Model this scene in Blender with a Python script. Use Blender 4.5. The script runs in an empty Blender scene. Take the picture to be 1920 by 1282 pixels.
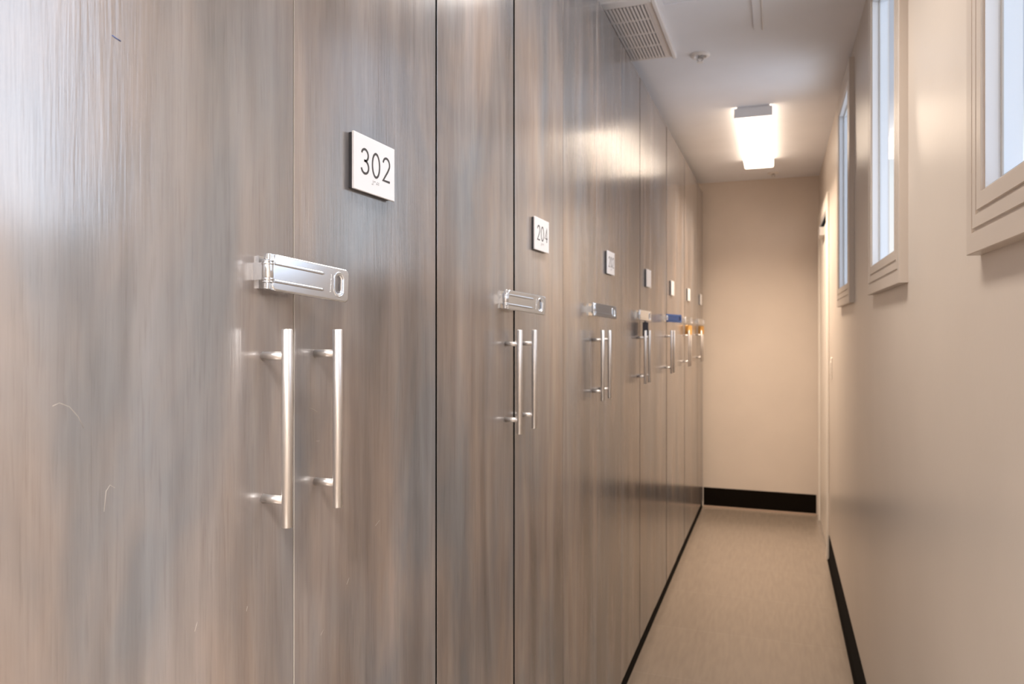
import bpy, bmesh, math, random
from mathutils import Vector, Matrix

C = bpy.context.scene.collection
S = bpy.context.scene
R = math.radians

# ---------------------------------------------------------------- layout (metres)
EYE = 1.36
X_DOOR = -0.5445            # plane of the locker door faces
X_BACK = -1.16
X_WALL = 0.286              # right-hand wall
Y_FAR = 5.92
Y_NEAR = -3.0
Z_CEIL = 2.506
UNIT = 0.785
EDGE0 = 0.352
DOOR_TOP = 2.423
DOOR_BOT = 0.06

# ---------------------------------------------------------------- materials
def mat(name):
    m = bpy.data.materials.new(name)
    m.use_nodes = True
    nt = m.node_tree
    return m, nt, nt.nodes['Principled BSDF']

def lin(r, g, b):
    f = lambda c: (c / 255 / 12.92) if c / 255 <= .04045 else ((c / 255 + .055) / 1.055) ** 2.4
    return (f(r), f(g), f(b), 1)

def simple(name, col, rough=.5, metal=0., ior=1.5, bump=0., bscale=200., coat=0.):
    m, nt, b = mat(name)
    b.inputs['Base Color'].default_value = col
    b.inputs['Roughness'].default_value = rough
    b.inputs['Metallic'].default_value = metal
    b.inputs['IOR'].default_value = ior
    b.inputs['Coat Weight'].default_value = coat
    tc = nt.nodes.new('ShaderNodeTexCoord')
    n = nt.nodes.new('ShaderNodeTexNoise')
    n.inputs['Scale'].default_value = bscale
    n.inputs['Detail'].default_value = 3
    nt.links.new(tc.outputs['Object'], n.inputs['Vector'])
    if bump:
        bp = nt.nodes.new('ShaderNodeBump')
        bp.inputs['Strength'].default_value = bump
        bp.inputs['Distance'].default_value = .002
        nt.links.new(n.outputs['Fac'], bp.inputs['Height'])
        nt.links.new(bp.outputs['Normal'], b.inputs['Normal'])
    # faint wear in the gloss
    mr = nt.nodes.new('ShaderNodeMapRange')
    mr.inputs['To Min'].default_value = max(0, rough - .03)
    mr.inputs['To Max'].default_value = min(1, rough + .03)
    nt.links.new(n.outputs['Fac'], mr.inputs['Value'])
    nt.links.new(mr.outputs['Result'], b.inputs['Roughness'])
    return m

def wood_material():
    m, nt, b = mat('stained_wood')
    N, L = nt.nodes, nt.links
    geo = N.new('ShaderNodeNewGeometry')
    oi = N.new('ShaderNodeObjectInfo')
    off = N.new('ShaderNodeVectorMath'); off.operation = 'MULTIPLY_ADD'
    rnd = N.new('ShaderNodeCombineXYZ')
    L.new(oi.outputs['Random'], rnd.inputs[0]); L.new(oi.outputs['Random'], rnd.inputs[1]); L.new(oi.outputs['Random'], rnd.inputs[2])
    off.inputs[1].default_value = (13, 37, 11)
    L.new(rnd.outputs[0], off.inputs[0]); L.new(geo.outputs['Position'], off.inputs[2])
    def noise(sc, scale, detail=4, rough=.55, dist=0.):
        mp = N.new('ShaderNodeMapping'); mp.inputs['Scale'].default_value = sc
        L.new(off.outputs[0], mp.inputs['Vector'])
        n = N.new('ShaderNodeTexNoise'); n.inputs['Scale'].default_value = scale
        n.inputs['Detail'].default_value = detail; n.inputs['Roughness'].default_value = rough
        n.inputs['Distortion'].default_value = dist
        L.new(mp.outputs[0], n.inputs['Vector'])
        return n.outputs['Fac']
    broad = noise((1, 1, .14), 9, 4, .55, .5)         # wide cathedral bands
    streak = noise((1, 1, .06), 30, 5, .62, .5)          # narrow streaks
    grain = noise((1, 1, .045), 300, 3, .6)            # fine pores
    blot = noise((1, 1, .45), 4.6, 4, .55, .5)          # uneven stain
    r1 = N.new('ShaderNodeValToRGB')
    e = r1.color_ramp.elements
    e[0].position, e[0].color = .30, WOOD[0]
    e[1].position, e[1].color = .72, WOOD[2]
    k = e.new(.5); k.color = WOOD[1]
    L.new(broad, r1.inputs[0])
    r2 = N.new('ShaderNodeValToRGB')
    e = r2.color_ramp.elements
    e[0].position, e[0].color = .32, (.74, .72, .71, 1)
    e[1].position, e[1].color = .68, (1.2, 1.2, 1.2, 1)
    L.new(streak, r2.inputs[0])
    mx = N.new('ShaderNodeMix'); mx.data_type = 'RGBA'; mx.blend_type = 'MULTIPLY'
    mx.inputs[0].default_value = .5
    L.new(r1.outputs[0], mx.inputs[6]); L.new(r2.outputs[0], mx.inputs[7])
    r3 = N.new('ShaderNodeValToRGB')
    e = r3.color_ramp.elements
    e[0].position, e[0].color = .35, (.70, .80, .93, 1)
    e[1].position, e[1].color = .65, (1.2, 1.05, .96, 1)
    L.new(blot, r3.inputs[0])
    mx2 = N.new('ShaderNodeMix'); mx2.data_type = 'RGBA'; mx2.blend_type = 'MULTIPLY'
    mx2.inputs[0].default_value = .9
    L.new(mx.outputs[2], mx2.inputs[6]); L.new(r3.outputs[0], mx2.inputs[7])
    # dark pores
    r4 = N.new('ShaderNodeValToRGB')
    e = r4.color_ramp.elements
    e[0].position, e[0].color = .30, (.72, .70, .68, 1)
    e[1].position, e[1].color = .46, (1, 1, 1, 1)
    L.new(grain, r4.inputs[0])
    mx3 = N.new('ShaderNodeMix'); mx3.data_type = 'RGBA'; mx3.blend_type = 'MULTIPLY'
    mx3.inputs[0].default_value = .45
    L.new(mx2.outputs[2], mx3.inputs[6]); L.new(r4.outputs[0], mx3.inputs[7])
    L.new(mx3.outputs[2], b.inputs['Base Color'])
    ma = N.new('ShaderNodeMapRange')
    ma.inputs['To Min'].default_value = .14; ma.inputs['To Max'].default_value = .23
    L.new(streak, ma.inputs['Value']); L.new(ma.outputs['Result'], b.inputs['Roughness'])
    b.inputs['IOR'].default_value = WOOD_IOR
    add = N.new('ShaderNodeMath'); add.operation = 'MULTIPLY_ADD'
    add.inputs[1].default_value = 1.6
    L.new(streak, add.inputs[0]); L.new(grain, add.inputs[2])
    bp = N.new('ShaderNodeBump'); bp.inputs['Strength'].default_value = .09; bp.inputs['Distance'].default_value = .002
    L.new(add.outputs[0], bp.inputs['Height']); L.new(bp.outputs['Normal'], b.inputs['Normal'])
    return m

def paint(name, col, rough, bump=.05, ior=1.5, mottled=.03):
    m, nt, b = mat(name)
    N, L = nt.nodes, nt.links
    geo = N.new('ShaderNodeNewGeometry')
    n = N.new('ShaderNodeTexNoise'); n.inputs['Scale'].default_value = 3; n.inputs['Detail'].default_value = 4
    L.new(geo.outputs['Position'], n.inputs['Vector'])
    r = N.new('ShaderNodeValToRGB')
    e = r.color_ramp.elements
    e[0].position = .3; e[1].position = .7
    e[0].color = tuple(c * (1 - mottled) for c in col[:3]) + (1,)
    e[1].color = tuple(c * (1 + mottled) for c in col[:3]) + (1,)
    L.new(n.outputs['Fac'], r.inputs[0]); L.new(r.outputs[0], b.inputs['Base Color'])
    b.inputs['Roughness'].default_value = rough; b.inputs['IOR'].default_value = ior
    o = N.new('ShaderNodeTexNoise'); o.inputs['Scale'].default_value = 90; o.inputs['Detail'].default_value = 3
    L.new(geo.outputs['Position'], o.inputs['Vector'])
    bp = N.new('ShaderNodeBump'); bp.inputs['Strength'].default_value = bump; bp.inputs['Distance'].default_value = .003
    L.new(o.outputs['Fac'], bp.inputs['Height']); L.new(bp.outputs['Normal'], b.inputs['Normal'])
    return m

def floor_material():
    m, nt, b = mat('floor_tile')
    N, L = nt.nodes, nt.links
    geo = N.new('ShaderNodeNewGeometry')
    br = N.new('ShaderNodeTexBrick')
    br.offset = 0.0
    br.inputs['Scale'].default_value = 1
    br.inputs['Mortar Size'].default_value = .0016
    br.inputs['Mortar Smooth'].default_value = .3
    br.inputs['Brick Width'].default_value = 1.0
    br.inputs['Row Height'].default_value = .5
    br.inputs['Color1'].default_value = FLOOR[0]
    br.inputs['Color2'].default_value = FLOOR[1]
    br.inputs['Mortar'].default_value = FLOOR[2]
    mp0 = N.new('ShaderNodeMapping'); mp0.inputs['Location'].default_value = (.60, .05, 0)
    L.new(geo.outputs['Position'], mp0.inputs['Vector']); L.new(mp0.outputs[0], br.inputs['Vector'])
    mp = N.new('ShaderNodeMapping'); mp.inputs['Scale'].default_value = (1, .12, 1)
    L.new(geo.outputs['Position'], mp.inputs['Vector'])
    n = N.new('ShaderNodeTexNoise'); n.inputs['Scale'].default_value = 60; n.inputs['Detail'].default_value = 5
    L.new(mp.outputs[0], n.inputs['Vector'])
    r = N.new('ShaderNodeValToRGB')
    r.color_ramp.elements[0].position = .3; r.color_ramp.elements[0].color = (.93, .93, .93, 1)
    r.color_ramp.elements[1].position = .7; r.color_ramp.elements[1].color = (1.06, 1.06, 1.06, 1)
    L.new(n.outputs['Fac'], r.inputs[0])
    mx = N.new('ShaderNodeMix'); mx.data_type = 'RGBA'; mx.blend_type = 'MULTIPLY'; mx.inputs[0].default_value = 1
    L.new(br.outputs['Color'], mx.inputs[6]); L.new(r.outputs[0], mx.inputs[7])
    L.new(mx.outputs[2], b.inputs['Base Color'])
    b.inputs['Roughness'].default_value = .22; b.inputs['IOR'].default_value = 1.6
    # ribbed surface running across the passage
    w = N.new('ShaderNodeTexWave'); w.bands_direction = 'X'; w.inputs['Scale'].default_value = 14; w.inputs['Distortion'].default_value = 1.0
    w.inputs['Detail'].default_value = 1
    L.new(geo.outputs['Position'], w.inputs['Vector'])
    ad = N.new('ShaderNodeMath'); ad.operation = 'MULTIPLY_ADD'; ad.inputs[1].default_value = .25
    L.new(w.outputs['Fac'], ad.inputs[0]); L.new(n.outputs['Fac'], ad.inputs[2])
    bp = N.new('ShaderNodeBump'); bp.inputs['Strength'].default_value = .05; bp.inputs['Distance'].default_value = .004
    L.new(ad.outputs[0], bp.inputs['Height']); L.new(bp.outputs['Normal'], b.inputs['Normal'])
    return m

def glass_material():
    m = bpy.data.materials.new('window_glass'); m.use_nodes = True
    nt = m.node_tree; nt.nodes.clear()
    o = nt.nodes.new('ShaderNodeOutputMaterial')
    t = nt.nodes.new('ShaderNodeBsdfTransparent'); t.inputs[0].default_value = (.97, .98, .985, 1)
    g = nt.nodes.new('ShaderNodeBsdfGlossy'); g.inputs['Roughness'].default_value = .02
    f = nt.nodes.new('ShaderNodeFresnel'); f.inputs['IOR'].default_value = 1.06
    x = nt.nodes.new('ShaderNodeMixShader')
    gi = nt.nodes.new('ShaderNodeNewGeometry'); inv = nt.nodes.new('ShaderNodeMath'); inv.operation = 'SUBTRACT'; inv.inputs[0].default_value = 1
    nt.links.new(gi.outputs['Backfacing'], inv.inputs[1])
    mu = nt.nodes.new('ShaderNodeMath'); mu.operation = 'MULTIPLY'; nt.links.new(f.outputs[0], mu.inputs[0]); nt.links.new(inv.outputs[0], mu.inputs[1])
    nt.links.new(mu.outputs[0], x.inputs[0]); nt.links.new(t.outputs[0], x.inputs[1]); nt.links.new(g.outputs[0], x.inputs[2])
    nt.links.new(x.outputs[0], o.inputs[0])
    return m

def emit(name, col, strength):
    m = bpy.data.materials.new(name); m.use_nodes = True
    b = m.node_tree.nodes['Principled BSDF']
    b.inputs['Base Color'].default_value = (.8, .8, .78, 1)
    b.inputs['Emission Color'].default_value = col
    b.inputs['Emission Strength'].default_value = strength
    return m

# look-tuning constants
WOOD = [(.150, .132, .121, 1), (.216, .194, .179, 1), (.295, .272, .256, 1)]
WOOD_IOR = 2.3
FLOOR = [(.240, .192, .152, 1), (.250, .200, .159, 1), (.285, .235, .193, 1)]
LAMP_FAR, LAMP_NEAR, LAMP_BACK = 4.0, 3.2, 6.0
W_FAR, W_NEAR, W_BACK = 28.0, 10.0, 112.0
LAMP_COL = (1.0, .82, .65, 1)
LAMP_COL_NEAR = (1.0, .92, .84, 1)
LAMP_COL_BACK = (1.0, .97, .94, 1)
SKY = (.80, .88, 1.0, 1)
SKY_STRENGTH = 1.0
SKY_HAZE = 2.9
EXPOSURE = 0.18

M_WOOD = wood_material()
M_DARK = simple('cavity_shade', (.004, .0035, .003, 1), .9, 0., 1.15)  # near-black: shade of gaps and recesses put into the colour
M_KICK = simple('black_rubber_base', (.005, .003, .0015, 1), .9, 0., 1.2)
M_EDGE = simple('worn_edge', (.40, .36, .32, 1), .5)
M_STEEL = simple('brushed_nickel', (.74, .71, .69, 1), .40, 1.)
M_CHROME = simple('polished_steel', (.74, .765, .80, 1), .21, 1.)
M_BLUE = simple('reflection_blue', (.012, .085, .30, 1), .22, 0., 1.5, coat=.3)  # sky reflection on the steel strap put into an even blue
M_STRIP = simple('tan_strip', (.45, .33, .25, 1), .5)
M_INK = simple('blue_ink', (.05, .09, .25, 1), .5)
M_SIGN = simple('brushed_aluminium', (.84, .84, .86, 1), .36, .2, 1.5)
M_SIGNB = simple('sign_backing', (.03, .03, .035, 1), .35)
M_TEXT = simple('sign_numerals', (.05, .047, .047, 1), .6)
M_BRAILLE = simple('braille_dots', (.45, .45, .46, 1), .5)
M_BRASS = simple('brass', (.86, .50, .16, 1), .34, .8)
M_PADK = simple('dark_padlock', (.035, .035, .05, 1), .42, .3)
M_WALL = paint('tan_wall_paint', (.62, .545, .475, 1), .30, .04, 1.45)
M_WALLF = paint('beige_wall_paint', (.66, .575, .50, 1), .55, .04)
M_WALLL = paint('brown_wall_paint', (.20, .17, .15, 1), .55, .04)
M_CEIL = paint('ceiling_paint', (.79, .79, .82, 1), .75, .03)
M_TRIM = paint('tan_trim_paint', (.56, .485, .42, 1), .32, .0)
M_FLOOR = floor_material()
M_WHITE = simple('white_metal', (.80, .76, .73, 1), .45)
M_GRILLE = simple('grille_white', (.78, .72, .68, 1), .5)
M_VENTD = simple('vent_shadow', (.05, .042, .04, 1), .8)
M_VINYL = simple('white_vinyl', (.66, .69, .74, 1), .35)
M_GASKET = simple('grey_gasket', (.42, .40, .38, 1), .6)
M_GLASS = glass_material()
M_DOORP = paint('door_paint', (.82, .75, .67, 1), .40, .0)
M_LAMP = emit('lit_diffuser', LAMP_COL, LAMP_FAR)
M_LAMP2 = emit('lit_diffuser_neutral', LAMP_COL_NEAR, LAMP_NEAR)
M_LAMP3 = emit('fill_diffuser_cool', LAMP_COL_BACK, LAMP_BACK)
M_FIX = simple('fixture_housing', (.72, .70, .70, 1), .45)

# ---------------------------------------------------------------- mesh helpers
def add_box(bm, x0, x1, y0, y1, z0, z1):
    vs = [bm.verts.new(p) for p in ((x0, y0, z0), (x1, y0, z0), (x1, y1, z0), (x0, y1, z0),
                                    (x0, y0, z1), (x1, y0, z1), (x1, y1, z1), (x0, y1, z1))]
    fs = [bm.faces.new([vs[i] for i in q]) for q in
          ((3, 2, 1, 0), (4, 5, 6, 7), (0, 1, 5, 4), (1, 2, 6, 5), (2, 3, 7, 6), (3, 0, 4, 7))]
    return vs, fs

def bevel_all(bm, w, seg=2, verts=None):
    bmesh.ops.bevel(bm, geom=list(bm.edges), offset=w, segments=seg, profile=.7, affect='EDGES', clamp_overlap=True)

def add_cyl(bm, p0, p1, r, n=24, bev=0.0, r1=None):
    """closed cylinder from p0 to p1 with optional chamfered ends"""
    p0, p1 = Vector(p0), Vector(p1)
    d = (p1 - p0); ln = d.length; d.normalize()
    a = d.orthogonal().normalized(); b = d.cross(a)
    r1 = r if r1 is None else r1
    prof = [(0, r - bev), (bev, r), (ln - bev, r1), (ln, r1 - bev)] if bev else [(0, r), (ln, r1)]
    rings = []
    for t, rr in prof:
        rings.append([bm.verts.new(p0 + d * t + (a * math.cos(2 * math.pi * i / n) + b * math.sin(2 * math.pi * i / n)) * rr) for i in range(n)])
    for A, B in zip(rings, rings[1:]):
        for i in range(n):
            f = bm.faces.new((A[i], A[(i + 1) % n], B[(i + 1) % n], B[i])); f.smooth = True
    bm.faces.new(rings[0][::-1]); bm.faces.new(rings[-1])

def add_tube(bm, pts, r, n=12, cap=True):
    pts = [Vector(p) for p in pts]
    rings = []
    ref = None
    for i, p in enumerate(pts):
        t = (pts[min(i + 1, len(pts) - 1)] - pts[max(i - 1, 0)]).normalized()
        if ref is None:
            ref = t.orthogonal().normalized()
        ref = (ref - t * ref.dot(t)).normalized()
        b = t.cross(ref)
        rings.append([bm.verts.new(p + (ref * math.cos(2 * math.pi * k / n) + b * math.sin(2 * math.pi * k / n)) * r) for k in range(n)])
    for A, B in zip(rings, rings[1:]):
        for k in range(n):
            f = bm.faces.new((A[k], A[(k + 1) % n], B[(k + 1) % n], B[k])); f.smooth = True
    if cap:
        bm.faces.new(rings[0][::-1]); bm.faces.new(rings[-1])

def obj(name, bm, m, parent=None, **props):
    me = bpy.data.meshes.new(name)
    bmesh.ops.recalc_face_normals(bm, faces=list(bm.faces))
    bm.to_mesh(me); bm.free()
    for x in (m if isinstance(m, (list, tuple)) else [m]):
        me.materials.append(x)
    o = bpy.data.objects.new(name, me); C.objects.link(o)
    if parent is not None:
        o.parent = parent
    for k, v in props.items():
        o[k] = v
    return o

def box(name, m, dims, parent=None, bev=0., seg=2, **props):
    bm = bmesh.new(); add_box(bm, *dims)
    if bev:
        bevel_all(bm, bev, seg)
    return obj(name, bm, m, parent, **props)

def thing(name, label, cat, loc=(0, 0, 0), group=None):
    o = bpy.data.objects.new(name, None); C.objects.link(o)
    o.location = loc; o.empty_display_size = .1
    o['label'] = label; o['category'] = cat
    if group:
        o['group'] = group
    return o

def tag(o, label, cat, group=None):
    o['label'] = label; o['category'] = cat
    if group:
        o['group'] = group
    return o

def plate(name, outer, holes, half, bev, m, parent=None, seg=3):
    """flat plate in the local XY plane from 2D outlines, rounded edges"""
    cu = bpy.data.curves.new(name, 'CURVE'); cu.dimensions = '2D'; cu.fill_mode = 'BOTH'
    cu.extrude = half; cu.bevel_depth = bev; cu.bevel_resolution = seg
    for pts in [outer] + holes:
        s = cu.splines.new('POLY'); s.points.add(len(pts) - 1); s.use_cyclic_u = True
        for p, q in zip(s.points, pts):
            p.co = (q[0], q[1], 0, 1)
    tmp = bpy.data.objects.new('tmp', cu); C.objects.link(tmp)
    dg = bpy.context.evaluated_depsgraph_get()
    me = bpy.data.meshes.new_from_object(tmp.evaluated_get(dg))
    bpy.data.objects.remove(tmp); bpy.data.curves.remove(cu)
    me.name = name
    me.materials.clear(); me.materials.append(m)
    o = bpy.data.objects.new(name, me); C.objects.link(o)
    if parent is not None:
        o.parent = parent
    return o

def rrect(x0, x1, y0, y1, r, n=6):
    pts = []
    for cx, cy, a0 in ((x1 - r, y1 - r, 0), (x0 + r, y1 - r, 90), (x0 + r, y0 + r, 180), (x1 - r, y0 + r, 270)):
        for i in range(n + 1):
            a = R(a0 + 90 * i / n)
            pts.append((cx + r * math.cos(a), cy + r * math.sin(a)))
    return pts

def add_ribbon(bm, pts, w, z0, z1):
    """constant-width stroke along a 2D path, as a thin solid"""
    pts = [Vector((p[0], p[1])) for p in pts]
    L_, R_ = [], []
    for i, p in enumerate(pts):
        a = pts[max(i - 1, 0)]; b = pts[min(i + 1, len(pts) - 1)]
        t = (b - a).normalized(); n = Vector((-t.y, t.x))
        k = 1.0
        if 0 < i < len(pts) - 1:
            t1 = (p - a).normalized(); n1 = Vector((-t1.y, t1.x))
            k = 1 / max(.5, n.dot(n1))
        L_.append(p + n * w / 2 * k); R_.append(p - n * w / 2 * k)
    v = [[bm.verts.new((q.x, q.y, z)) for q in side] for z in (z0, z1) for side in (L_, R_)]
    for i in range(len(pts) - 1):
        bm.faces.new((v[2][i], v[3][i], v[3][i + 1], v[2][i + 1]))
        bm.faces.new((v[0][i], v[0][i + 1], v[1][i + 1], v[1][i]))
        bm.faces.new((v[0][i], v[2][i], v[2][i + 1], v[0][i + 1]))
        bm.faces.new((v[1][i], v[1][i + 1], v[3][i + 1], v[3][i]))
    bm.faces.new((v[0][0], v[1][0], v[3][0], v[2][0]))
    bm.faces.new((v[0][-1], v[2][-1], v[3][-1], v[1][-1]))

def arc(cx, cy, rx, ry, a0, a1, n=16):
    return [(cx + rx * math.cos(R(a0 + (a1 - a0) * i / n)), cy + ry * math.sin(R(a0 + (a1 - a0) * i / n))) for i in range(n + 1)]

# numerals, unit height, thin geometric strokes -> list of paths and width
GLYPH = {
    '0': ([arc(.27, .5, .25, .48, 90, 450, 40)], .54),
    '2': ([arc(.26, .73, .235, .25, 172, -28, 18) + [(.36, .44), (.02, .02), (.51, .02)]], .53),
    '3': ([arc(.25, .75, .22, .23, 165, -82, 18) + [(.2, .525)],
           [(.2, .525)] + arc(.25, .27, .245, .255, 82, -165, 20)], .52),
    '4': ([[(.41, 0), (.41, .97), (.02, .27), (.54, .27)]], .55),
}

# ---------------------------------------------------------------- the setting
def struct(name, bm, m, parent=None):
    o = obj(name, bm, m, parent)
    if parent is None:
        o['kind'] = 'structure'
    return o

bm = bmesh.new(); add_box(bm, -1.4, X_WALL + .035, Y_NEAR - .15, Y_FAR + .15, -.1, 0); struct('floor', bm, M_FLOOR)
bm = bmesh.new(); add_box(bm, -1.4, X_WALL + .035, Y_NEAR - .15, Y_FAR + .15, Z_CEIL, Z_CEIL + .1); struct('ceiling', bm, M_CEIL)
bm = bmesh.new()
add_box(bm, -1.4, X_BACK - .01, Y_NEAR - .15, Y_FAR + .15, 0, Z_CEIL)
add_box(bm, X_BACK - .01, X_DOOR, Y_NEAR, EDGE0 - .006, 0, Z_CEIL)
struct('wall_left', bm, M_WALLL)
bm = bmesh.new(); add_box(bm, X_BACK - .01, X_WALL, Y_FAR, Y_FAR + .15, 0, Z_CEIL); struct('wall_far', bm, M_WALLF)
bm = bmesh.new(); add_box(bm, X_DOOR, X_WALL, Y_NEAR - .15, Y_NEAR, 0, Z_CEIL); struct('wall_back', bm, M_WALLF)

WZ0, WZ1 = 1.473, 2.455
WINS = [(.632, 1.283), (1.943, 2.597), (3.243, 3.895), (-.67, -.018)]
CW = .083
DY0, DY1, DZ = 4.86, 5.74, 2.10
holes = [(a + CW - .02, b - CW + .02, WZ0 + CW - .02, WZ1 - CW + .02) for a, b in WINS] + [(DY0, DY1, 0.0, DZ)]
bm = bmesh.new()
ys = sorted({Y_NEAR - .15, Y_FAR + .15} | {h[0] for h in holes} | {h[1] for h in holes})
for a, b in zip(ys, ys[1:]):
    h = [q for q in holes if q[0] <= a + 1e-6 and q[1] >= b - 1e-6]
    if not h:
        add_box(bm, X_WALL, X_WALL + .035, a, b, 0, Z_CEIL)
    else:
        q = h[0]
        if q[2] > 0:
            add_box(bm, X_WALL, X_WALL + .035, a, b, 0, q[2])
        add_box(bm, X_WALL, X_WALL + .035, a, b, q[3], Z_CEIL)
bmesh.ops.remove_doubles(bm, verts=list(bm.verts), dist=1e-5)
# drop the inner partitions between neighbouring boxes so the wall is one clean face
seen = {}
for f in list(bm.faces):
    k = tuple(sorted(v.index for v in f.verts)) if False else tuple(sorted((round(v.co.x, 4), round(v.co.y, 4), round(v.co.z, 4)) for v in f.verts))
    seen.setdefault(k, []).append(f)
for k, fs in seen.items():
    if len(fs) > 1:
        for f in fs:
            if f.is_valid:
                bm.faces.remove(f)
struct('wall_right', bm, M_WALL)

def ring_profile(bm, y0, y1, z0, z1, prof):
    """sweep a (inset, x) profile around a rectangle in the YZ plane with mitred corners"""
    rows = []
    for t, x in prof:
        rows.append([bm.verts.new((x, y, z)) for y, z in ((y0 + t, z0 + t), (y1 - t, z0 + t), (y1 - t, z1 - t), (y0 + t, z1 - t))])
    for A, B in zip(rows, rows[1:]):
        for i in range(4):
            bm.faces.new((A[i], A[(i + 1) % 4], B[(i + 1) % 4], B[i]))

for i, (a, b) in enumerate(WINS):
    w = bpy.data.objects.new(f'window_{i+1}', None); C.objects.link(w); w['kind'] = 'structure'
    w.location = (X_WALL, (a + b) / 2, WZ0)
    def loc(o):
        o.matrix_parent_inverse = Matrix.Translation(-w.location); return o
    X = X_WALL
    bm = bmesh.new()
    p = .019
    ring_profile(bm, a, b, WZ0, WZ1, [(0, X), (0, X - p + .001), (.001, X - p), (.030, X - p), (.0305, X - p + .0035), (.0355, X - p + .0035), (.036, X - p),
                 (.054, X - p), (.0545, X - p + .0035), (.0595, X - p + .0035), (.060, X - p), (CW - .001, X - p), (CW, X - p + .001), (CW, X - p + .005), (CW + .002, X - p + .005), (CW + .002, X)])
    loc(obj('casing', bm, M_TRIM, w))
    bm = bmesh.new()
    ring_profile(bm, a, b, WZ0, WZ1, [(CW - .006, X), (CW + .0025, X - p + .006), (CW + .004, X - p + .005), (CW + .007, X + .001), (CW + .007, X + .03), (CW - .012, X + .03), (CW - .006, X)])
    loc(obj('window_frame', bm, M_VINYL, w))
    bm = bmesh.new()
    ring_profile(bm, a, b, WZ0, WZ1, [(CW + .0068, X + .0035), (CW + .0105, X + .0035), (CW + .0115, X + .0045), (CW + .0115, X + .0065), (CW + .0068, X + .0065), (CW + .0068, X + .0035)])
    loc(obj('glazing_gasket', bm, M_GASKET, w))
    bm = bmesh.new(); g = CW + .009
    add_box(bm, X + .006, X + .010, a + g, b - g, WZ0 + g, WZ1 - g)
    loc(obj('glass_pane', bm, M_GLASS, w))
    # daylight enters here: sampling portal in the opening
    li = bpy.data.lights.new(f'window_portal', 'AREA'); li.shape = 'RECTANGLE'
    li.size = (b - a) - 2 * g; li.size_y = WZ1 - WZ0 - 2 * g
    li.cycles.is_portal = True
    lo = bpy.data.objects.new('window_portal', li); C.objects.link(lo)
    lo.location = (X + .02, (a + b) / 2, (WZ0 + WZ1) / 2)
    lo.rotation_euler = (0, R(90), 0)        # -Z of the light looks into the passage (-X)
    lo.rotation_euler = Vector((-1, 0, 0)).to_track_quat('-Z', 'Z').to_euler()

# door in the right wall at the far end
d = bpy.data.objects.new('door_1', None); C.objects.link(d); d['kind'] = 'structure'; d.location = (X_WALL, (DY0 + DY1) / 2, 0)
def dl(o):
    o.matrix_parent_inverse = Matrix.Translation(-d.location); return o
bm = bmesh.new()
cp = .014
add_box(bm, X_WALL - cp, X_WALL, DY0 - .085, DY0 + .004, 0, DZ + .085)
add_box(bm, X_WALL - cp, X_WALL, DY1 - .004, DY1 + .085, 0, DZ + .085)
add_box(bm, X_WALL - cp, X_WALL, DY0 + .004, DY1 - .004, DZ - .004, DZ + .085)
bevel_all(bm, .003, 1)
dl(obj('casing', bm, M_DOORP, d))
bm = bmesh.new()
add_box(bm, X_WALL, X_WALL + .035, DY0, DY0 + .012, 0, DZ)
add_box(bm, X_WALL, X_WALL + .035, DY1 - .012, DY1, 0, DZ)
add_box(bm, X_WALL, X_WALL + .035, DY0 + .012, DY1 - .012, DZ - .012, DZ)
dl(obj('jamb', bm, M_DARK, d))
dl(box('door_leaf', M_DOORP, (X_WALL - .004, X_WALL + .034, DY0 + .015, DY1 - .015, .012, DZ - .06), d, .002, 1))
bm = bmesh.new(); add_box(bm, X_WALL - .035, X_WALL - .004, DY0 + .30, DY0 + .52, DZ - .125, DZ - .07); bevel_all(bm, .006, 2)
dl(obj('door_closer', bm, M_STEEL, d))
# cove bases: vertical face with a toe that flares onto the floor
def cove(name, pts_fn):
    prof = [(0, .147), (.003, .147), (.0035, .020), (.006, .010), (.012, .004), (.020, .0015), (.020, 0), (0, 0)]
    bm = bmesh.new()
    A = [bm.verts.new(pts_fn(t, z, 0)) for t, z in prof]
    B = [bm.verts.new(pts_fn(t, z, 1)) for t, z in prof]
    n = len(prof)
    for i in range(n):
        f = bm.faces.new((A[i], A[(i + 1) % n], B[(i + 1) % n], B[i]))
    bm.faces.new(A); bm.faces.new(B[::-1])
    o = struct(name, bm, M_KICK)
cove('baseboard_far', lambda t, z, s: ((X_DOOR, X_WALL - .02)[s], Y_FAR - t, z))
cove('baseboard_right', lambda t, z, s: (X_WALL - t * .6, (Y_NEAR, DY0 - .086)[s], z))

bm = bmesh.new(); add_box(bm, X_DOOR, X_WALL - .021, Y_FAR - .030, Y_FAR - .0205, 0, .012); struct('toe_light_strip_1', bm, M_STRIP)  # added tan strip standing in for light caught on the cove toe

# ---------------------------------------------------------------- locker cabinets
def bar_handle_mesh():
    bm = bmesh.new()
    add_cyl(bm, (.0325, 0, -.11), (.0325, 0, .11), .006, 32, .0008)
    for z in (-.08, .08):
        add_cyl(bm, (0, 0, z), (.029, 0, z), .0048, 20)
    bmesh.ops.recalc_face_normals(bm, faces=list(bm.faces))
    me = bpy.data.meshes.new('handle'); bm.to_mesh(me); bm.free(); me.materials.append(M_STEEL)
    return me
HANDLE = bar_handle_mesh()

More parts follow.
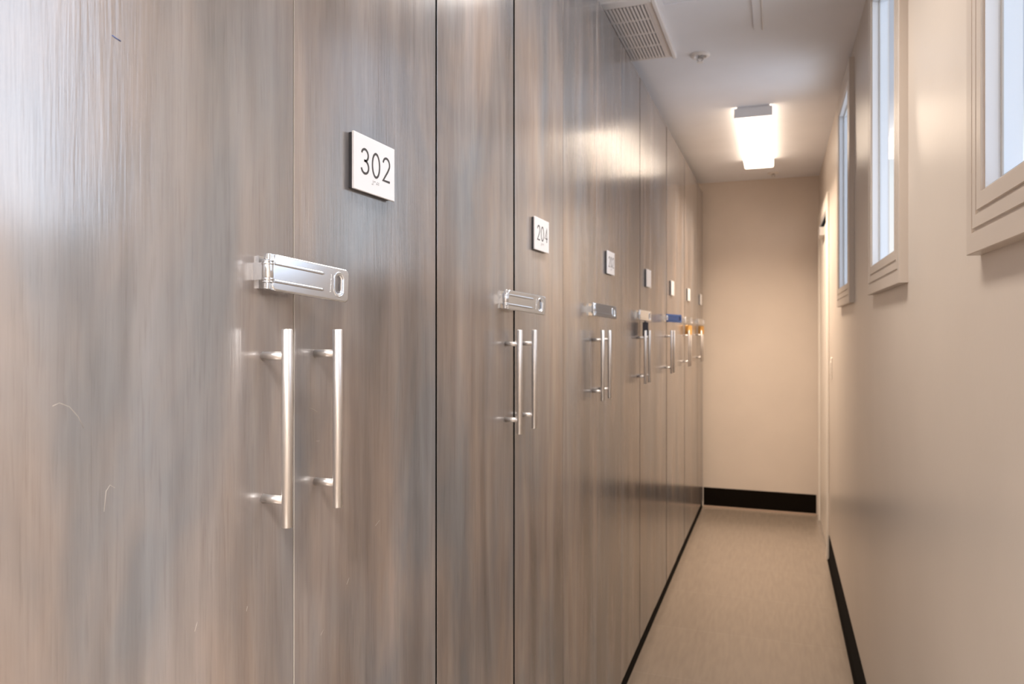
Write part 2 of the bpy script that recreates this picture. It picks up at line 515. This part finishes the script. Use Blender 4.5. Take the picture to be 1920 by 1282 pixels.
HL, HH = .120, .0410
def strap_mesh(material):
    slot = []
    sx, sw, sh = .1030, .0060, .0128
    for i in range(13):
        a = R(180 * i / 12); slot.append((sx + sw * math.cos(a), (sh - sw) + sw * math.sin(a)))
    for i in range(13):
        a = R(180 + 180 * i / 12); slot.append((sx + sw * math.cos(a), -(sh - sw) + sw * math.sin(a)))
    bv = .0022
    o = plate('strap', rrect(.004 + bv, HL - bv, -HH / 2 + bv, HH / 2 - bv, .0035), [slot[::-1]], .0014, bv, material)
    me = o.data
    bm = bmesh.new(); bm.from_mesh(me)
    top = .0014 + bv
    for v in (-.0098, .0098):                                  # two pressed ribs
        add_tube(bm, [(.006, v, top - .0006), (.05, v, top - .0006), (.076, v, top - .0006), (.0785, v, top - .0016), (.0795, v, top - .003)], .0021, 12)
    rim = [(sx + (sw + .0018) * math.cos(R(a)), (sh - sw) + (sw + .0018) * math.sin(R(a)), top) for a in range(0, 181, 15)]
    rim += [(sx + (sw + .0018) * math.cos(R(a)), -(sh - sw) + (sw + .0018) * math.sin(R(a)), top) for a in range(180, 361, 15)]
    add_tube(bm, rim + rim[:1], .0009, 8, cap=False)           # raised rim of the slot
    rnd = random.Random(5)
    for k in range(9):                                         # worn embossed lettering, unreadable
        y = .0105 - k * .0025
        for q in range(2):
            x0 = .0885 + rnd.random() * .0012
            add_box(bm, x0, x0 + .0022, y - .0003 - q * .0011, y + .0002 - q * .0011, top - .0004, top + .00035)
    # folded knuckles of the strap around the hinge pin
    for s in (-1, 1):
        add_cyl(bm, (0, s * .0125, 0), (0, s * .0198, 0), .0042, 20, .0006)
        add_box(bm, 0, .009, min(s * .0125, s * .0198), max(s * .0125, s * .0198), -.0012, .0022)
    bmesh.ops.recalc_face_normals(bm, faces=list(bm.faces))
    bm.to_mesh(me); bm.free()
    for p in me.polygons:
        p.use_smooth = p.area < 2.5e-6
    bpy.data.objects.remove(o)
    return me
STRAP = strap_mesh(M_CHROME)
STRAP_BLUE = STRAP.copy(); STRAP_BLUE.materials.clear(); STRAP_BLUE.materials.append(M_BLUE)

def barrel_mesh():
    bm = bmesh.new()
    add_cyl(bm, (0, -.0120, 0), (0, .0120, 0), .0062, 32, .0006)
    for s in (-1, 1):
        add_cyl(bm, (0, s * .0085 - .0012, 0), (0, s * .0085 + .0012, 0), .0067, 32, .0004)
        add_cyl(bm, (0, s * .0115 - .0008, 0), (0, s * .0115 + .0008, 0), .0068, 32, .0004)
    bmesh.ops.recalc_face_normals(bm, faces=list(bm.faces))
    me = bpy.data.meshes.new('hinge_barrel'); bm.to_mesh(me); bm.free(); me.materials.append(M_CHROME)
    return me
BARREL = barrel_mesh()

def padlock(label, body_mat, loc, rot, group=None):
    t = thing('padlock', label, 'padlock', loc, group)
    t.rotation_euler = rot
    bm = bmesh.new(); add_box(bm, -.022, .022, -.012, .012, -.036, .022); bevel_all(bm, .004, 3)
    obj('lock_body', bm, body_mat, t)
    bm = bmesh.new()
    pts = [(-.013, 0, .018), (-.013, 0, .032)] + [(.013 * math.cos(R(a)), 0, .032 + .013 * math.sin(R(a))) for a in range(180, -1, -15)][1:-1] + [(.013, 0, .032), (.013, 0, .018)]
    add_tube(bm, pts, .0036, 14)
    obj('shackle', bm, M_CHROME, t)
    bm = bmesh.new(); add_cyl(bm, (0, 0, -.0368), (0, 0, -.0356), .006, 20)
    obj('keyway', bm, M_DARK, t)
    return t

LABELS = [
    'stained wood locker cabinet with plate 302, nearest the camera',
    'stained wood locker cabinet with plate 204 and a loose steel hasp',
    'third stained wood locker from the near end, its steel hasp hanging loose without padlock',
    'stained wood locker cabinet holding a dark padlock, fourth from the near end',
    'stained wood locker cabinet with the blue-reflecting hasp strap swung open',
    'stained wood locker cabinet with brass padlock, sixth, just before the last one',
    'last stained wood locker cabinet, against the far wall, with brass padlock',
]
GAP_MID = [.0012, .0110, .0015, .010, .016, .016, .012]
SIDE = [.0033, .0012, .0012, .0012, .0012, .0015, .0010]         # half gap to the neighbour
#       hinge y from centre, hinge x out, open angle, droop
HASP = [(-.0690, .0165, 13.0, 5.2), (-.095, .0150, 25.0, 5.4), (-.122, .0190, 22.0, 4.4), (-.105, .0150, 13, 2.5),
        (-.100, .0150, 30, 2.0), (-.105, .0150, 14, 2.0), (-.105, .0150, 14, 2.0)]
NUM = ['302', '204', '202', None, None, None, None]

for k in range(7):
    y0 = EDGE0 + UNIT * k; y1 = y0 + UNIT; yc = (y0 + y1) / 2
    lk = thing('locker_cabinet', LABELS[k], 'locker', ((X_DOOR + X_BACK) / 2, yc, 0), 'wood locker cabinets along the left side')
    O = Vector(lk.location)
    def put(o):
        o.location = Vector(o.location) - O; return o
    sg = SIDE[k]; sp = SIDE[k - 1] if k else .004
    # carcass: open-fronted box behind the doors
    bm = bmesh.new(); e = .018; xf = X_DOOR - .0205
    add_box(bm, X_BACK, xf, y0 + .001, y0 + e, DOOR_BOT, DOOR_TOP)
    add_box(bm, X_BACK, xf, y1 - e, y1 - .001, DOOR_BOT, DOOR_TOP)
    add_box(bm, X_BACK, xf, y0 + e, y1 - e, DOOR_TOP - e, DOOR_TOP)
    add_box(bm, X_BACK, xf, y0 + e, y1 - e, DOOR_BOT, DOOR_BOT + e)
    add_box(bm, X_BACK, X_BACK + .008, y0 + e, y1 - e, DOOR_BOT + e, DOOR_TOP - e)
    bmesh.ops.translate(bm, verts=list(bm.verts), vec=-O)
    obj('carcass', bm, M_DARK, lk)
    bm = bmesh.new(); add_box(bm, X_BACK + .02, X_DOOR - .004, y0 + .0005, y1 - .0005, 0, DOOR_BOT - .0015)
    bmesh.ops.translate(bm, verts=list(bm.verts), vec=-O)
    obj('toe_kick', bm, M_KICK, lk)
    g = GAP_MID[k] / 2
    jit = [0, .004, -.003, .003, 0, .004, .002][k] * .6
    for side in (0, 1):
        a, b = ((y0 + sp, yc - g), (yc + g, y1 - sg))[side]
        bm = bmesh.new(); add_box(bm, X_DOOR - .019, X_DOOR, a, b, DOOR_BOT + jit, DOOR_TOP); bevel_all(bm, .0005, 1)
        bm.normal_update()
        for f in bm.faces:                                     # gap shade painted near-black on the vertical edges
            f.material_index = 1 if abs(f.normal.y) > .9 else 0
        bmesh.ops.translate(bm, verts=list(bm.verts), vec=-O)
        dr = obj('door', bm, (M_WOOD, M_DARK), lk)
        h = bpy.data.objects.new('handle', HANDLE); C.objects.link(h); h.parent = dr
        hy = yc - .006 + (-.05, .05)[side]
        h.location = Vector((X_DOOR - .0004, hy, EYE - .108)) - O
        if k == 0 and side == 1:
            bm = bmesh.new()
            add_box(bm, X_DOOR - .010, X_DOOR + .00025, a - .0002, a + .0006, DOOR_BOT, DOOR_TOP)
            bmesh.ops.translate(bm, verts=list(bm.verts), vec=-O)
            obj('worn_edge', bm, M_EDGE, dr, label='pale worn edge of the door')
        if k == 0:
            # pale scratches rubbed into the lacquer
            SC = ([[(.432, 1.300), (.438, 1.302), (.447, 1.298), (.455, 1.289), (.460, 1.279)],
                   [(.480, 1.205), (.482, 1.222), (.486, 1.2265), (.491, 1.223)],
                   [(.585, 1.062), (.5885, 1.070)], [(.661, 1.055), (.6625, 1.060)]] if side == 0 else
                  [[(.775, 1.265), (.785, 1.262), (.793, 1.258)], [(.79, 1.222), (.798, 1.221)], [(.86, 1.02), (.866, 1.027)],
                   [(.935, 1.08), (.947, 1.085)], [(.80, .975), (.806, .980)]])
            for path in SC:
                bm = bmesh.new()
                add_tube(bm, [(X_DOOR + .00002, y, z) for y, z in path], .00015, 5)
                bmesh.ops.translate(bm, verts=list(bm.verts), vec=-O)
                obj('scratch', bm, M_EDGE, dr, label='fine pale scratch in the lacquer')
            if side == 0:
                bm = bmesh.new(); add_tube(bm, [(X_DOOR + .0001, .4880, 1.6165), (X_DOOR + .0001, .4925, 1.6155), (X_DOOR + .0001, .4970, 1.6148)], .0005, 6)
                bmesh.ops.translate(bm, verts=list(bm.verts), vec=-O)
                obj('ink_mark', bm, M_INK, dr, label='small blue ink mark')
    # number plate: dark backing, aluminium face, engraved numerals, braille dots
    sw, sh = .112, .0775
    sy0, sz0 = yc + .1205 + (.006 if k == 0 else 0), EYE + .1915
    if k == 0:
        sy0 = .8635
    sgn = bpy.data.objects.new('number_plate', None)
    T = Matrix.Translation(Vector((X_DOOR, sy0, sz0)) - O) @ Matrix(((0, 0, 1, 0), (1, 0, 0, 0), (0, 1, 0, 0), (0, 0, 0, 1)))
    bm = bmesh.new(); add_box(bm, 0, sw, 0, sh, .0055, .0090); bevel_all(bm, .0005, 1); bm.transform(T)
    sgn = obj('number_plate', bm, M_SIGN, lk)
    bm = bmesh.new(); add_box(bm, .0015, sw - .004, .0012, sh - .0015, -.0003, .0055); bm.transform(T)
    obj('backing', bm, M_SIGNB, sgn)
    if NUM[k]:
        H = .0345
        GW = 1.14
        tw = sum(GLYPH[c][1] for c in NUM[k]) * H * GW + .25 * H * 2
        x = (sw - tw) / 2 + .002
        bm = bmesh.new()
        for c in NUM[k]:
            paths, w = GLYPH[c]
            for p in paths:
                add_ribbon(bm, [(x + q[0] * H * GW, .0245 + q[1] * H) for q in p], .0031, .0088, .0094)
            x += (w * GW + .25) * H
        bm.transform(T)
        obj('numerals', bm, M_TEXT, sgn)
        cells = {'#': '001111', '2': '110000', '3': '100100', '0': '010110', '4': '100110'}
        bm = bmesh.new(); x = sw * .42
        for c in '#' + NUM[k]:
            for q, on in enumerate(cells[c]):
                if on == '1':
                    px = x + (q // 3) * .0023; py = .0185 - (q % 3) * .0023
                    add_cyl(bm, (px, py, .0088), (px, py, .0096), .00075, 8)
            x += .0060
        bm.transform(T)
        obj('braille', bm, M_BRAILLE, sgn)
    # hasp
    hy, hx, ang, droop = HASP[k]
    bm = bmesh.new()
    add_box(bm, X_DOOR - .0002, X_DOOR + .003, yc + hy + .002, yc - .006, EYE + .047, EYE + .083)
    add_box(bm, X_DOOR - .0002, X_DOOR + hx, yc + hy - .0035, yc + hy + .0035, EYE + .056, EYE + .075)
    bmesh.ops.translate(bm, verts=list(bm.verts), vec=-O)
    hs = obj('hasp', bm, M_CHROME, lk)
    a = R(ang); dr_ = R(droop)
    u = Vector((math.sin(a) * math.cos(dr_), math.cos(a) * math.cos(dr_), -math.sin(dr_)))
    n = Vector((math.cos(a), -math.sin(a), 0)); v = n.cross(u)
    if v.z < 0:
        v = -v
    tw = R((2.6, 1, 6.5, 0, 4, 0, 0)[k])                # slack in the hinge lets the strap lean back
    n, v = n * math.cos(tw) + v * math.sin(tw), v * math.cos(tw) - n * math.sin(tw)
    base = Vector((X_DOOR + hx, yc + hy, EYE + .0652)) - O
    Mx = Matrix(((u.x, v.x, n.x, base.x), (u.y, v.y, n.y, base.y), (u.z, v.z, n.z, base.z), (0, 0, 0, 1)))
    st = bpy.data.objects.new('strap', STRAP_BLUE if k == 4 else STRAP); C.objects.link(st); st.parent = hs; st.matrix_local = Mx
    if k == 4:
        st['label'] = 'hasp strap with its blue sky reflection painted on'
    ba = bpy.data.objects.new('hinge_barrel', BARREL); C.objects.link(ba); ba.parent = hs
    ba.matrix_local = Matrix.Translation(base) @ Matrix(((1, 0, 0, 0), (0, 0, -1, 0), (0, 1, 0, 0), (0, 0, 0, 1)))
    if k in (3, 5, 6):
        tip = base + O + u * .1030
        lab = {3: 'dark padlock hanging from the fourth locker hasp', 5: 'brass padlock on the sixth locker, beside the blue-reflecting hasp',
               6: 'brass padlock on the last locker, next to the far wall'}[k]
        padlock(lab, M_PADK if k == 3 else M_BRASS, (tip.x - (.014 if k == 3 else .015), tip.y - .002, tip.z - (.047 if k == 3 else .050)), (0, 0, R(100 if k == 3 else 65)),
                None if k == 3 else 'brass padlocks on the far lockers')

# ---------------------------------------------------------------- ceiling fittings
def ceiling_light(y0, y1, label, lamp, watts, col):
    xc = -.120
    t = thing('ceiling_light', label, 'ceiling light', (xc, (y0 + y1) / 2, Z_CEIL), 'ceiling lights along the passage')
    hl = (y1 - y0) / 2
    bm = bmesh.new(); add_box(bm, -.080, .080, -hl + .004, hl - .004, -.020, 0); bevel_all(bm, .002, 1)
    obj('housing', bm, M_FIX, t)
    for s in (-1, 1):
        bm = bmesh.new(); add_box(bm, -.0935, .0935, s * hl - (.010 if s > 0 else 0), s * hl + (0 if s > 0 else .010), -.056, -.006); bevel_all(bm, .002, 1)
        obj('end_cap', bm, M_FIX, t)
    # wrap-around diffuser with rounded lower corners
    prof = [(-.092, -.010), (-.092, -.045), (-.090, -.053), (-.083, -.058), (.083, -.058), (.090, -.053), (.092, -.045), (.092, -.010)]
    bm = bmesh.new()
    A = [bm.verts.new((x, -hl + .0102, z)) for x, z in prof]; B = [bm.verts.new((x, hl - .0102, z)) for x, z in prof]
    for i in range(len(prof) - 1):
        bm.faces.new((A[i], A[i + 1], B[i + 1], B[i]))
    bm.faces.new(A[::-1]); bm.faces.new(B)
    obj('diffuser', bm, lamp, t)
    # the tube's downward beam through the lens
    li = bpy.data.lights.new('lamp_beam', 'AREA'); li.shape = 'RECTANGLE'; li.size = .155; li.size_y = 2 * hl - .05
    li.energy = watts; li.color = col[:3]; li.spread = R(118)
    lo = bpy.data.objects.new('lamp_beam', li); C.objects.link(lo); lo.parent = t; lo.location = (0, 0, -.0588)
    return t
ceiling_light(3.965, 5.235, 'lit rectangular ceiling light at the far end of the passage', M_LAMP, W_FAR, LAMP_COL)
ceiling_light(1.00, 2.27, 'lit ceiling light over the second locker, seen only as a glow on the doors', M_LAMP2, W_NEAR, LAMP_COL_NEAR)
ceiling_light(-1.45, -.18, 'unseen ceiling light added behind the viewer to fill the near end', M_LAMP3, W_BACK, LAMP_COL_BACK)  # out-of-view fill lamp, added to brighten the near lockers and wall

# supply grille beside the lockers
v = thing('air_vent', 'white louvred air vent in the ceiling above the lockers', 'vent', (-.5, 2.84, Z_CEIL))
VO = Vector(v.location)
def vb(name, dims_list, m, bev=0):
    bm = bmesh.new()
    for q in dims_list:
        add_box(bm, *q)
    if bev:
        bevel_all(bm, bev, 1)
    bmesh.ops.translate(bm, verts=list(bm.verts), vec=-VO)
    return obj(name, bm, m, v)
X0, X1, Y0, Y1 = -.660, -.432, 2.585, 3.105
zf = Z_CEIL
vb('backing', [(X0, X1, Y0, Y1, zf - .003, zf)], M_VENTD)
vb('frame', [(X0 - .02, X0, Y0 - .03, Y1 + .012, zf - .010, zf), (X1, X1 + .022, Y0 - .03, Y1 + .012, zf - .010, zf),
             (X0, X1, Y0 - .03, Y0, zf - .010, zf), (X0, X1, Y1, Y1 + .012, zf - .010, zf)], M_GRILLE, .001)
vb('raised_edge', [(X1 + .022, X1 + .036, Y0 - .6, Y1 + .010, zf - .020, zf)], M_WHITE, .002)
vb('near_lip', [(X0 - .02, X1 + .021, Y0 - .075, Y0 - .031, zf - .020, zf)], M_WHITE, .002)
ns = 18; pitch = (X1 - X0) / ns
bm = bmesh.new()
for i in range(ns):
    xa = X0 + pitch * i
    for j in range(4):
        ya = Y0 + (Y1 - Y0) / 4 * j
        add_box(bm, xa + pitch * .36, xa + pitch * .98, ya + .004, ya + (Y1 - Y0) / 4 - .004, zf - .010, zf - .004)
bmesh.ops.translate(bm, verts=list(bm.verts), vec=-VO)
obj('louvre', bm, M_GRILLE, v)
for j in (1, 2, 3):
    vb('cross_bar', [(X0, X1, Y0 + (Y1 - Y0) / 4 * j - .004, Y0 + (Y1 - Y0) / 4 * j + .004, zf - .0085, zf - .003)], M_GRILLE)

ap = thing('access_panel', 'flush square access panel in the ceiling beside the air vent', 'ceiling panel', (-.24, 2.33, Z_CEIL))
AO = Vector(ap.location)
bm = bmesh.new()
for q in ((-.395, -.100, 2.625, 2.643, zf - .005, zf), (-.395, -.100, 2.015, 2.033, zf - .005, zf), (-.395, -.377, 2.033, 2.625, zf - .005, zf), (-.118, -.100, 2.033, 2.625, zf - .005, zf)):
    add_box(bm, *q)
bmesh.ops.translate(bm, verts=list(bm.verts), vec=-AO)
obj('frame', bm, M_CEIL, ap)
bm = bmesh.new(); add_box(bm, -.374, -.121, 2.036, 2.622, zf - .003, zf); bmesh.ops.translate(bm, verts=list(bm.verts), vec=-AO)
obj('panel', bm, M_CEIL, ap)

rc = thing('cable_raceway', 'slim white raised strip on the ceiling, ending between vent and windows', 'raceway', (-.070, 2.4, Z_CEIL))
bm = bmesh.new(); add_box(bm, -.017, .013, -.75, .545, -.010, 0); bevel_all(bm, .003, 2); obj('channel', bm, M_CEIL, rc)
bm = bmesh.new(); add_box(bm, .0132, .0195, -.75, .545, -.016, 0); bevel_all(bm, .002, 1); obj('rib', bm, M_WHITE, rc)

def sprinkler(x, y, label):
    t = thing('sprinkler_head', label, 'sprinkler', (x, y, Z_CEIL), 'fire sprinklers in the ceiling')
    bm = bmesh.new()
    prof = [(.040, 0), (.040, -.003), (.036, -.008), (.027, -.010), (.024, -.009), (.021, -.001)]
    n = 32
    rows = [[bm.verts.new((r * math.cos(2 * math.pi * i / n), r * math.sin(2 * math.pi * i / n), z)) for i in range(n)] for r, z in prof]
    for A, B in zip(rows, rows[1:]):
        for i in range(n):
            f = bm.faces.new((A[i], A[(i + 1) % n], B[(i + 1) % n], B[i])); f.smooth = True
    obj('escutcheon', bm, M_WHITE, t)
    bm = bmesh.new(); add_cyl(bm, (0, 0, -.014), (0, 0, 0), .009, 20)
    for s in (-1, 1):
        add_tube(bm, [(s * .008, 0, -.012), (s * .012, 0, -.020), (s * .003, 0, -.030)], .0018, 8)
    obj('nozzle', bm, M_GASKET, t)
    bm = bmesh.new(); add_cyl(bm, (0, 0, -.0325), (0, 0, -.030), .013, 24); obj('deflector', bm, M_WHITE, t)
sprinkler(-.305, 3.16, 'white sprinkler head in the ceiling just beyond the air vent')
sprinkler(-.033, 5.70, 'sprinkler head near the far wall, behind the ceiling light')

sw_ = thing('light_switch', 'pale light switch plate on the right wall next to the far door', 'light switch', (X_WALL, 4.55, 1.15))
bm = bmesh.new(); add_box(bm, -.006, 0, -.036, .036, -.058, .058); bevel_all(bm, .002, 2); obj('plate', bm, M_DOORP, sw_)
bm = bmesh.new(); add_box(bm, -.011, -.006, -.016, .016, -.033, .033); bevel_all(bm, .0015, 1); obj('rocker', bm, M_DOORP, sw_)

# ---------------------------------------------------------------- sky, camera, colour
w = bpy.data.worlds.new('World'); S.world = w; w.use_nodes = True
nt = w.node_tree; bg = nt.nodes['Background']
tc = nt.nodes.new('ShaderNodeTexCoord'); sep = nt.nodes.new('ShaderNodeSeparateXYZ'); nt.links.new(tc.outputs['Generated'], sep.inputs[0])
rp = nt.nodes.new('ShaderNodeValToRGB')                 # paler towards the horizon
e = rp.color_ramp.elements
e[0].position, e[0].color = .07, (1.0, 1.0, 1.0, 1)
e[1].position, e[1].color = .27, (.47, .51, .60, 1)
k = e.new(.18); k.color = (.93, .97, 1.0, 1)
nt.links.new(sep.outputs['Z'], rp.inputs[0])
br = nt.nodes.new('ShaderNodeMapRange'); br.interpolation_type = 'SMOOTHSTEP'    # bright hazy side of the sky, square to the windows
br.inputs['From Min'].default_value = .35; br.inputs['From Max'].default_value = .72
br.inputs['To Min'].default_value = 1.0; br.inputs['To Max'].default_value = SKY_HAZE
nt.links.new(sep.outputs['X'], br.inputs['Value'])
hz = nt.nodes.new('ShaderNodeMix'); hz.data_type = 'RGBA'; hz.blend_type = 'MIX'
hf = nt.nodes.new('ShaderNodeMapRange'); hf.inputs['From Min'].default_value = .35; hf.inputs['From Max'].default_value = .72
nt.links.new(sep.outputs['X'], hf.inputs['Value']); nt.links.new(hf.outputs[0], hz.inputs[0])
nt.links.new(rp.outputs[0], hz.inputs[6]); hz.inputs[7].default_value = (.74, .84, 1.0, 1)
nt.links.new(hz.outputs[2], bg.inputs[0])
ml = nt.nodes.new('ShaderNodeMath'); ml.operation = 'MULTIPLY'; ml.inputs[1].default_value = SKY_STRENGTH * 1.08
nt.links.new(br.outputs[0], ml.inputs[0]); nt.links.new(ml.outputs[0], bg.inputs[1])

cam = bpy.data.cameras.new('Camera'); co = bpy.data.objects.new('Camera', cam); C.objects.link(co)
co.location = (0, 0, EYE)
co.rotation_euler = (R(90), 0, math.atan((1459 - 960) / 1389))
cam.sensor_width = 36; cam.lens = 36 * 1389 / 1920; cam.shift_y = -21 / 1920
cam.clip_start = .02
cam.dof.use_dof = True; cam.dof.focus_distance = .92; cam.dof.aperture_fstop = 9.0
S.camera = co
S.view_settings.view_transform = 'Standard'; S.view_settings.look = 'None'
S.view_settings.gamma = 1; S.view_settings.use_curve_mapping = False
S.view_settings.exposure = EXPOSURE
S.cycles.use_denoising = True
S.cycles.max_bounces = 10; S.cycles.diffuse_bounces = 6; S.cycles.glossy_bounces = 6; S.cycles.transparent_max_bounces = 12
S.cycles.sample_clamp_indirect = 8
